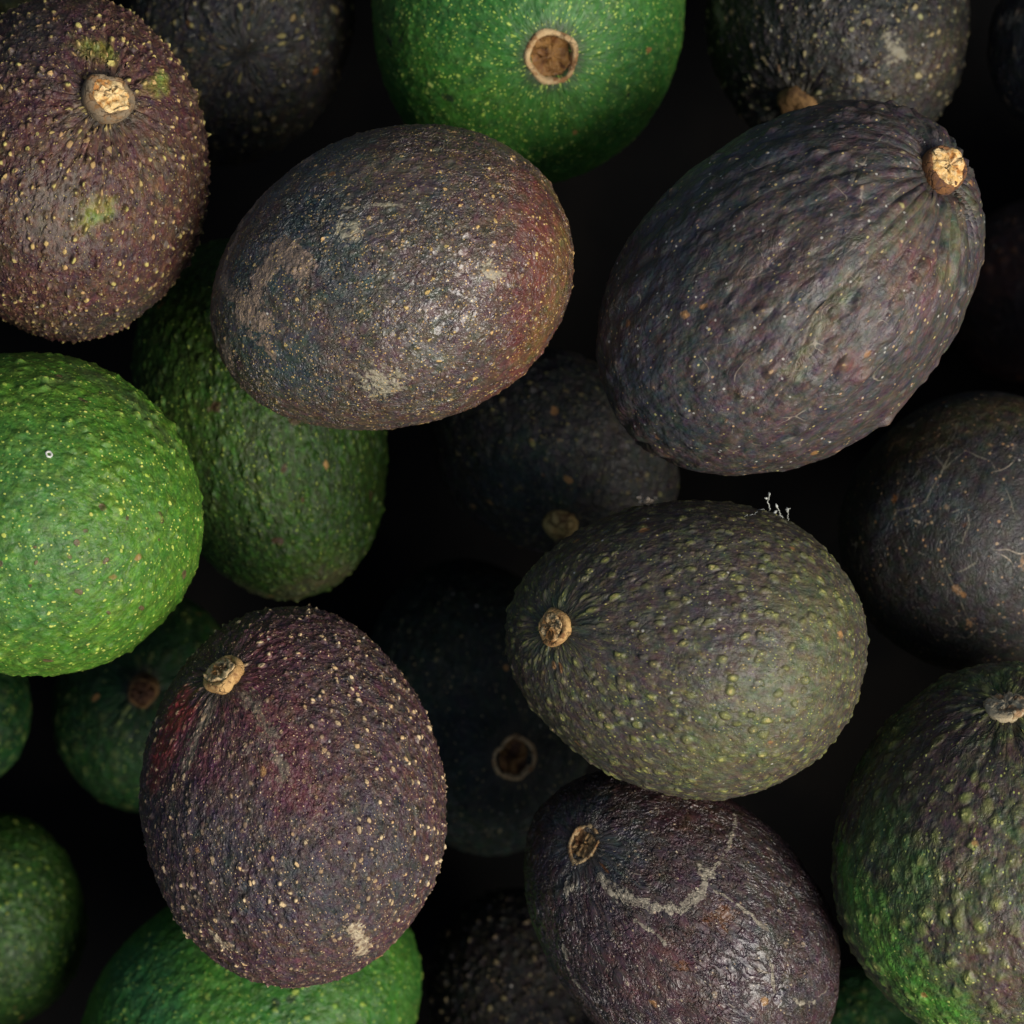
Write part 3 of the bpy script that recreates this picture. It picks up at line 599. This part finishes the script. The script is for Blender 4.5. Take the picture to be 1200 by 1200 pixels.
# heights at which each fruit rests against its neighbours
for f, z in zip(FRUITS, [-0.012, 0.004, 0.000, 0.006, 0.000, -0.022, -0.004, -0.002, -0.078, -0.075, -0.095, -0.088, -0.085, -0.058, -0.097, -0.125, -0.130, -0.090, -0.118, -0.128, -0.105, -0.115, -0.080, -0.165]):
    f['z'] = z
GROUND_Z = -0.191
CORKS = {
    'tan': (cork_material('stem_cork', (0.34, 0.19, 0.065), (0.52, 0.33, 0.13), (0.20, 0.095, 0.035)),
            cork_material('stem_wood', (0.56, 0.36, 0.15), (0.70, 0.52, 0.27), (0.36, 0.17, 0.05), 500, 0.9)),
    'bark': (cork_material('stem_bark', (0.13, 0.10, 0.065), (0.20, 0.15, 0.09), (0.17, 0.09, 0.035)),
             cork_material('stem_wood_pale', (0.56, 0.33, 0.11), (0.74, 0.56, 0.28), (0.42, 0.18, 0.045), 420, 0.9)),
    'orange': (cork_material('stem_bark_brown', (0.13, 0.060, 0.030), (0.20, 0.090, 0.030), (0.060, 0.035, 0.035)),
               cork_material('stem_wood_orange', (0.68, 0.40, 0.12), (0.78, 0.58, 0.30), (0.45, 0.18, 0.04), 480, 0.9)),
    'dark': (cork_material('stem_cork_dark', (0.14, 0.075, 0.028), (0.22, 0.125, 0.045), (0.060, 0.030, 0.014)),
             cork_material('stem_hollow_dark', (0.075, 0.030, 0.012), (0.11, 0.05, 0.02), (0.035, 0.016, 0.008), 420, 0.7, 0.6, 0.2)),
    'yellow': (cork_material('stem_cork_yellow', (0.42, 0.28, 0.09), (0.58, 0.42, 0.16), (0.18, 0.10, 0.04), 520, 0.9),
               cork_material('stem_wood_yellow', (0.30, 0.20, 0.07), (0.40, 0.28, 0.10), (0.10, 0.05, 0.02))),
    'brown': (cork_material('stem_rim_tan', (0.40, 0.25, 0.11), (0.52, 0.38, 0.20), (0.26, 0.13, 0.05)),
              cork_material('stem_hollow_brown', (0.15, 0.062, 0.018), (0.24, 0.125, 0.035), (0.060, 0.024, 0.009), 380, 0.9, 0.45, 0.2)),
    'ring': (cork_material('stem_rim_pale', (0.42, 0.27, 0.12), (0.54, 0.40, 0.21), (0.26, 0.13, 0.05)),
             cork_material('stem_floor_tan', (0.34, 0.19, 0.075), (0.46, 0.29, 0.12), (0.17, 0.075, 0.028), 480, 0.8, 0.7, 0.3)),
    'grey': (cork_material('stem_cork_grey', (0.36, 0.29, 0.17), (0.46, 0.39, 0.25), (0.26, 0.17, 0.08), 620, 0.5, 0.8, 0.4),
             cork_material('stem_wood_grey', (0.42, 0.34, 0.20), (0.50, 0.43, 0.28), (0.30, 0.18, 0.09), 620, 0.6, 0.8, 0.4)),
}

def add_stem(f, parent, P0, axis, rng, k):
    """Stem parts as children of the fruit; P0 is in the fruit's own coordinates, k metres per photo pixel."""
    kind = f['kind']
    M = frame_of(axis, f.get('tilt', (0, 0)))
    r = f['sr'] * k
    hgt = f.get('sh', 10) * k
    def place(name, prof, mat, par, seg=56, wob=0.06, rough=0.0, oval=(1, 1), lift=0.0):
        V, F = lathe(prof, seg, rng, wob, rough, oval)
        V = V + np.array([0, 0, lift])
        return mesh_object(name, P0 + V @ M.T, F, mat, par)
    ov = f.get('oval', (1.0, 1.0))
    if kind in ('stub', 'plug', 'disc'):
        col = f.get('stemcol') or {1: 'bark', 5: 'tan', 4: 'tan', 7: 'grey'}.get(f['seed'], 'tan')
        bark, wood = CORKS[col]
        e = 0.0035
        prof = [(r * 0.98, -e), (r * 1.04, hgt * 0.15), (r * 1.06, hgt * 0.45), (r * 1.02, hgt * 0.75), (r * 0.95, hgt * 0.95), (r * 0.86, hgt * 1.03),
                (r * 0.78, hgt * 0.98), (r * 0.70, hgt * 0.86), (r * 0.4, hgt * 0.80)]
        st = place('stem', prof, bark, parent, rough=r * 0.05, wob=0.09, oval=ov)
        q = r * f.get('core', 0.76)
        prof = [(q, hgt * 0.70), (q * 1.0, hgt * 0.98), (q * 0.90, hgt * 1.10), (q * 0.72, hgt * 1.06), (q * 0.55, hgt * 1.16), (q * 0.36, hgt * 1.04), (q * 0.18, hgt * 1.14)]
        place('stem_core', prof, wood, st, rough=r * 0.13, wob=0.14, oval=ov)
    elif kind == 'button':
        bark, wood = CORKS[f.get('stemcol', 'tan')]
        prof = [(r * 0.9, -0.003), (r * 1.0, hgt * 0.25), (r * 0.99, hgt * 0.6), (r * 0.86, hgt * 0.95), (r * 0.6, hgt * 1.2), (r * 0.35, hgt * 1.28), (r * 0.15, hgt * 1.16)]
        st = place('stem', prof, bark, parent, rough=r * 0.06, wob=0.08)
    elif kind == 'ring':
        rim, bowl = CORKS[f.get('stemcol', 'brown')]
        dp = f.get('dp', 0.0024 if f.get('deep') else 0.0004)
        ri = 1.0 if f.get('deep') else 0.90
        prof = [(r * 0.95, -0.013), (r * 1.14, -0.0006), (r * 1.11, 0.0003), (r * 1.03, 0.0009), (r * 0.95 * ri, 0.0010), (r * 0.89 * ri, 0.0004), (r * 0.85 * ri, -0.0005), (r * 0.82 * ri, -dp - 0.001), (r * 0.4, -dp - 0.0012)]
        st = place('stem_scar', prof, rim, parent, rough=0.00035, wob=0.09, oval=ov)
        prof = [(r * 0.95, -dp - 0.001), (r * 0.90, -dp * 0.40), (r * 0.76, -dp * 0.75), (r * 0.55, -dp), (r * 0.32, -dp * 0.9), (r * 0.12, -dp * 0.65)]
        place('scar_hollow', prof, bowl, st, rough=0.0007, wob=0.1, oval=ov)

def make_avocado(f):
    rng = np.random.default_rng(f['seed'] * 101)
    N, Q = grid(118 if f.get('hero') else 40 if f.get('rim') else 66)
    k = PX * (D - f['z']) / D
    o = np.array([*world_xy(f['u'], f['v'], f['z']), f['z']])
    P = base_shape(f, N)
    pp = to_px(P)
    if f.get('stem'):
        i0 = snap(pp, P, N, f['stem'])
        pole = N[i0]
    else:
        pole = np.array(f['poledir'], float); pole /= np.linalg.norm(pole)
        i0 = int(np.argmax(N @ pole))
    Rm = (f['a'] + f['b'] + f['c']) / 3 * k
    # outward direction, from neighbouring points of the egg
    eps = 1e-4
    def egg(n):
        return base_shape(f, n / np.linalg.norm(n, axis=1)[:, None])
    def normals(n):
        t1 = np.cross(n, np.where(np.abs(n[:, 2:3]) < 0.8, [[0, 0, 1.0]], [[1.0, 0, 0]]))
        t1 /= np.linalg.norm(t1, axis=1)[:, None]
        t2 = np.cross(n, t1)
        a = egg(n + eps * t1) - egg(n - eps * t1)
        b = egg(n + eps * t2) - egg(n - eps * t2)
        nn = np.cross(a, b); nn /= np.linalg.norm(nn, axis=1)[:, None]
        return np.where((nn * n).sum(1)[:, None] < 0, -nn, nn)
    NN = normals(N)
    # polar coordinates about the stem
    cosA = np.clip(N @ pole, -1, 1)
    al = np.arccos(cosA)
    x1 = np.cross(pole, (0.3, 0.2, 0.9) if abs(pole[2]) < 0.9 else (1, 0.1, 0)); x1 /= np.linalg.norm(x1)
    y1 = np.cross(pole, x1)
    be = np.arctan2(N @ y1, N @ x1)
    disp = wave(N, rng, 1.5, 4.0, 6) * f.get('uneven', 0.055) * Rm + wave(N, rng, 5, 11, 9) * 0.02 * Rm
    rs = f.get('sr', 12) * k / Rm
    disp -= f.get('dimple', 0.5) * MM * np.exp(-(al / (rs * 1.7)) ** 2)
    grv = np.zeros(len(N))
    for mfreq in rng.integers(7, 26, 9):
        grv += np.cos(mfreq * be + rng.uniform(0, 6.28) + 0.5 * np.sin(al * 9 + rng.uniform(0, 6))) / 9
    gw = np.clip((al - rs * 0.8) / (rs * 0.6), 0, 1) * np.exp(-(al / f.get('gfall', 0.36)) ** 2)
    disp -= f.get('groove', 0.1) * MM * 2.0 * gw * np.abs(grv * 2.2)
    fold = np.zeros(len(N))
    for mfreq in (9, 13, 17, 22, 27):
        fold += np.abs(np.cos(mfreq * 0.5 * be + rng.uniform(0, 6.28) + 0.9 * np.sin(al * 2.1 + rng.uniform(0, 6)) + wave(N, rng, 3, 8, 4) * 2.0)) / 5
    disp -= f.get('fold', 0.0) * MM * (0.75 - fold) * 2.5 * np.clip(0.6 + wave(N, rng, 2, 6, 5) * 1.6, 0, 1) * np.clip(np.sin(al) * 1.3, 0, 1)
    if f['kind'] == 'ring':
        disp -= 0.009 * np.clip((rs * 0.98 - al) / (rs * 0.18), 0, 1)
    P2 = P + NN * disp[:, None]
    body = mesh_object('avocado', P2 - o, Q, skin_material(f))
    body.location = o
    me = body.data
    # skin coordinate drawn out along the meridians round the stem
    sA = np.sin(al)
    rho0 = 0.34
    rho = np.sqrt(sA ** 2 + (rho0 ** 2) * np.exp(-(al / 0.5) ** 2))
    hh = np.where(al < 1.0, 0.0, 0.0) + (1 - np.cos(al)) + 0.30 * al * np.exp(-(al / 0.8) ** 2)
    q = np.stack([rho * np.cos(be), rho * np.sin(be), -hh], 1) * Rm
    put_attr(me, 'q', q)
    put_attr(me, 'st', np.stack([np.cos(be), np.sin(be), al * 0.16], 1) * Rm)
    put_attr(me, 'pole', np.clip(al / 1.0, 0, 1))
    pp2 = to_px(P2)
    wob = np.stack([wave(N, rng, 14, 45, 14) for _ in range(3)], 1) * 10.0 * k
    def field(lines):
        out = np.full(len(N), -9.0)
        for pts, rad in lines:
            p3 = []
            for a, b in zip(pts[:-1], pts[1:]):
                nsub = max(1, int(math.hypot(b[0] - a[0], b[1] - a[1]) / 12))
                for t in range(nsub):
                    p3.append((a[0] + (b[0] - a[0]) * t / nsub, a[1] + (b[1] - a[1]) * t / nsub))
            p3.append(pts[-1])
            i3 = [P2[snap(pp2, P2, N, c)] for c in p3]
            Pw = P2 + wob * min(1.0, rad / 9.0 + 0.25) if rad < 30 else P2
            d = np.min([seg_dist(Pw, a, b) for a, b in zip(i3[:-1], i3[1:])] or [np.linalg.norm(Pw - i3[0], axis=1)], axis=0)
            out = np.maximum(out, 1 - d / (rad * k))
        return out
    for i, L in enumerate(f.get('layers', [])):
        put_attr(me, 'layer%d' % i, field(L['lines']))
    if f.get('dens_patch'):
        put_attr(me, 'dense', field(f['dens_patch']))
    if f['kind']:
        add_stem(f, body, P2[i0] - o + NN[i0] * f.get('dimple', 0.5) * MM * (0.35 if f['kind'] != 'ring' else 0) + (NN[i0] * 0.009 if f['kind'] == 'ring' else 0), NN[i0], rng, k)
    tag(body, f['label'], 'avocado', 'avocados heaped in the pile' if not f.get('rim') else 'avocados beyond the picture')
    f['P'], f['N'], f['NN'] = P2, N, NN
    return body

# ------------------------------------------------------------------ the bed the pile lies on
def make_ground():
    m, g, bsdf, out = new_mat('dark_bed')
    pos = g.n('ShaderNodeTexCoord').outputs['Object']
    c = g.mix(g.ss(g.noise(pos, 30, 4.0), 0.35, 0.65), (0.003, 0.003, 0.003), (0.005, 0.0045, 0.004))
    bsdf.inputs['Specular IOR Level'].default_value = 0.05
    g.put(bsdf.inputs['Base Color'], c)
    bsdf.inputs['Roughness'].default_value = 0.9
    n, s = 24, 1.5
    t = np.linspace(-s, s, n + 1)
    X, Y = np.meshgrid(t, t, indexing='ij')
    Z = GROUND_Z + 0.0 * X
    V = np.stack([X, Y, Z], -1).reshape(-1, 3)
    i, j = np.meshgrid(np.arange(n), np.arange(n), indexing='ij')
    w = n + 1
    F = np.stack([i * w + j, (i + 1) * w + j, (i + 1) * w + j + 1, i * w + j + 1], -1).reshape(-1, 4)
    o = mesh_object('ground', V, F, m)
    o['kind'] = 'structure'
    return o

make_ground()
# the pile goes on past the picture: neighbours that lean on the cut-off fruit
PLACE = ['beyond the right edge near the top', 'beyond the right edge at middle height', 'beyond the right edge near the bottom', 'diagonally beyond the bottom right corner', 'below the bottom edge towards the right',
         'below the middle of the bottom edge', 'below the bottom edge towards the left', 'beyond the left edge near the bottom', 'beyond the left edge at middle height', 'beyond the left edge near the top',
         'diagonally beyond the top left corner', 'above the top edge towards the left', 'above the middle of the top edge', 'above the top edge towards the right', 'diagonally beyond the top right corner',
         'deep in the pile past the right edge, upper part', 'deep in the pile past the right edge, middle', 'deep in the pile past the right edge, lower part', 'deep in the pile below the bottom right corner', 'deep in the pile below the bottom edge']
RIM = [(1470, 160, -0.045, 200), (1475, 560, -0.058, 190), (1500, 930, -0.035, 180), (1330, 1400, -0.060, 190), (900, 1470, -0.045, 180), (520, 1500, -0.050, 190),
       (90, 1480, -0.055, 180), (-270, 1260, -0.055, 180), (-300, 880, -0.060, 160), (-330, 380, -0.045, 170), (-300, 30, -0.055, 170), (80, -310, -0.045, 180),
       (470, -340, -0.040, 170), (850, -330, -0.045, 190), (1230, -280, -0.040, 190),
       (1425, 360, -0.130, 190), (1425, 730, -0.135, 190), (1425, 1080, -0.130, 190), (1240, 1420, -0.135, 190), (850, 1420, -0.140, 190)]
for i, (u, v, z, a) in enumerate(RIM):
    src = FRUITS[(4, 6, 11, 2, 18, 3)[i % 6]]
    n = dict(src, label='avocado outside the picture, ' + PLACE[i], seed=60 + i, u=u, v=v, z=z, a=a, b=a * 0.82, c=a * 0.82, rot=(i * 67) % 180, hero=0, rim=1,
             poledir=(0.3, 0.2, -0.9), kind=None, stem=None, layers=[], dens_patch=None, dimple=0.5, groove=0.1)
    FRUITS.append(n)
BUILT = {}
for f in FRUITS:
    BUILT[f['seed']] = make_avocado(f)

# ------------------------------------------------------------------ bits lying on the fruit
def plain_material(name, c0, c1, rough=0.7):
    m, g, bsdf, out = new_mat(name)
    pos = g.n('ShaderNodeTexCoord').outputs['Object']
    g.put(bsdf.inputs['Base Color'], g.mix(g.ss(g.noise(pos, 900, 3.0), 0.4, 0.6), c0, c1))
    bsdf.inputs['Roughness'].default_value = rough
    return m

def surface_point(seed, uv):
    f = [x for x in FRUITS if x['seed'] == seed][0]
    i = snap(to_px(f['P']), f['P'], f['N'], uv)
    return f['P'][i], f['NN'][i]

def tube(pts, radii, seg=6):
    V, F = [], []
    pts = np.array(pts, float)
    for i, p in enumerate(pts):
        d = pts[min(i + 1, len(pts) - 1)] - pts[max(i - 1, 0)]
        d /= np.linalg.norm(d)
        a = np.cross(d, (0.31, 0.2, 0.93)); a /= np.linalg.norm(a)
        b = np.cross(d, a)
        for s in range(seg):
            t = 2 * math.pi * s / seg
            V.append(p + radii[i] * (math.cos(t) * a + math.sin(t) * b))
    for i in range(len(pts) - 1):
        for s in range(seg):
            e = (s + 1) % seg
            F.append((i * seg + s, i * seg + e, (i + 1) * seg + e, (i + 1) * seg + s))
    F.append(tuple(range(seg))[::-1]); F.append(tuple((len(pts) - 1) * seg + s for s in range(seg)))
    return V, F

def join(parts):
    V, F = [], []
    for v, f in parts:
        b = len(V)
        V += [tuple(x) for x in v]
        F += [tuple(i + b for i in q) for q in f]
    return V, F

def smooth_line(ctrl, n=14):
    c = np.array(ctrl, float)
    t = np.linspace(0, len(c) - 1, n)
    return np.stack([np.interp(t, np.arange(len(c)), c[:, a]) for a in range(3)], 1)

def make_fluff():
    rng = np.random.default_rng(7)
    mat = plain_material('dry_fibre', (0.50, 0.51, 0.46), (0.30, 0.31, 0.27))
    k = PX * (D - 0.02) / D
    p0, n0 = surface_point(4, (903, 598))
    def at(u, v, up):
        if v >= 597:
            p, n = surface_point(4, (u, v + 4))
            return tuple(p + n * (1.2 + up * 0.5) * k)
        x, y = world_xy(u, v + 5, p0[2])
        return (x, y, p0[2] + up * 0.6 * k)
    parts = []
    for ctrl, r in [([(900, 597, 0), (902, 590, 10), (899, 583, 18), (901, 577, 24), (900, 572, 27)], 0.9),
                    ([(880, 604, 0), (886, 600, 6), (888, 594, 10), (893, 591, 12), (898, 594, 8)], 0.7),
                    ([(925, 603, 0), (916, 598, 8), (912, 592, 15), (908, 587, 20)], 0.8),
                    ([(925, 603, 0), (924, 596, 8), (920, 592, 14), (925, 591, 15)], 0.7),
                    ([(906, 603, 0), (912, 600, 6), (918, 597, 8)], 0.5), ([(866, 606, 2), (874, 603, 5), (882, 602, 4)], 0.5)]:
        line = smooth_line([at(*c) for c in ctrl], 22)
        line += rng.normal(size=line.shape) * 0.6 * k
        parts.append(tube(line, np.full(len(line), r * 0.7 * k)))
    for (u, v, up, rr) in [(900, 574, 26, 2.2), (897, 579, 20, 2.0), (909, 588, 19, 2.2), (908, 595, 8, 2.6), (922, 592, 14, 2.2)]:
        c = np.array(at(u, v, up)); dv = rng.normal(size=3); dv /= np.linalg.norm(dv)
        line = [c - dv * rr * k * 1.4, c, c + dv * rr * k * 1.4]
        parts.append(tube(line, np.array([0.3, 1.0, 0.3]) * rr * 0.8 * k))
    V, F = join(parts)
    o = mesh_object('fibre_tuft', V, F, mat)
    tag(o, 'wispy pale grey fibre tuft clinging to the top edge of the olive brown avocado', 'fibre')

def make_crumb():
    rng = np.random.default_rng(3)
    p, n = surface_point(4, (759, 592))
    k = PX
    mat = plain_material('crumb_pale', (0.40, 0.33, 0.24), (0.24, 0.19, 0.13))
    parts = []
    for i in range(7):
        dv = rng.normal(size=3) * 3.2 * k
        a = p + np.array([0, 0.0018, 0.0040]) + dv
        e = rng.normal(size=3); e /= np.linalg.norm(e)
        line = [a - e * 4.5 * k, a, a + e * 4.5 * k]
        parts.append(tube(line, np.array([1.5, 3.4, 1.2]) * k, 7))
    V, F = join(parts)
    o = mesh_object('crumb', V, F, mat)
    tag(o, 'tiny tan crumb stuck on the upper left edge of the olive brown avocado', 'crumb')

def make_white_dot():
    p, n = surface_point(8, (57, 534))
    rng = np.random.default_rng(5)
    mat = plain_material('chalky_white', (0.62, 0.62, 0.58), (0.40, 0.40, 0.36))
    r = 4.4 * PX
    V, F = lathe([(r * 0.95, -0.0003), (r, 0.0003), (r * 0.8, 0.0007), (r * 0.5, 0.0006), (r * 0.38, 0.0001), (r * 0.2, 0.0)], 24, rng, 0.16, 0.00012)
    o = mesh_object('white_scale', p + n * 0.0005 + V @ frame_of(n).T, F, mat)
    tag(o, 'tiny round white scale with a dark centre stuck on the bright green avocado', 'scale')

make_fluff()
make_crumb()
make_white_dot()
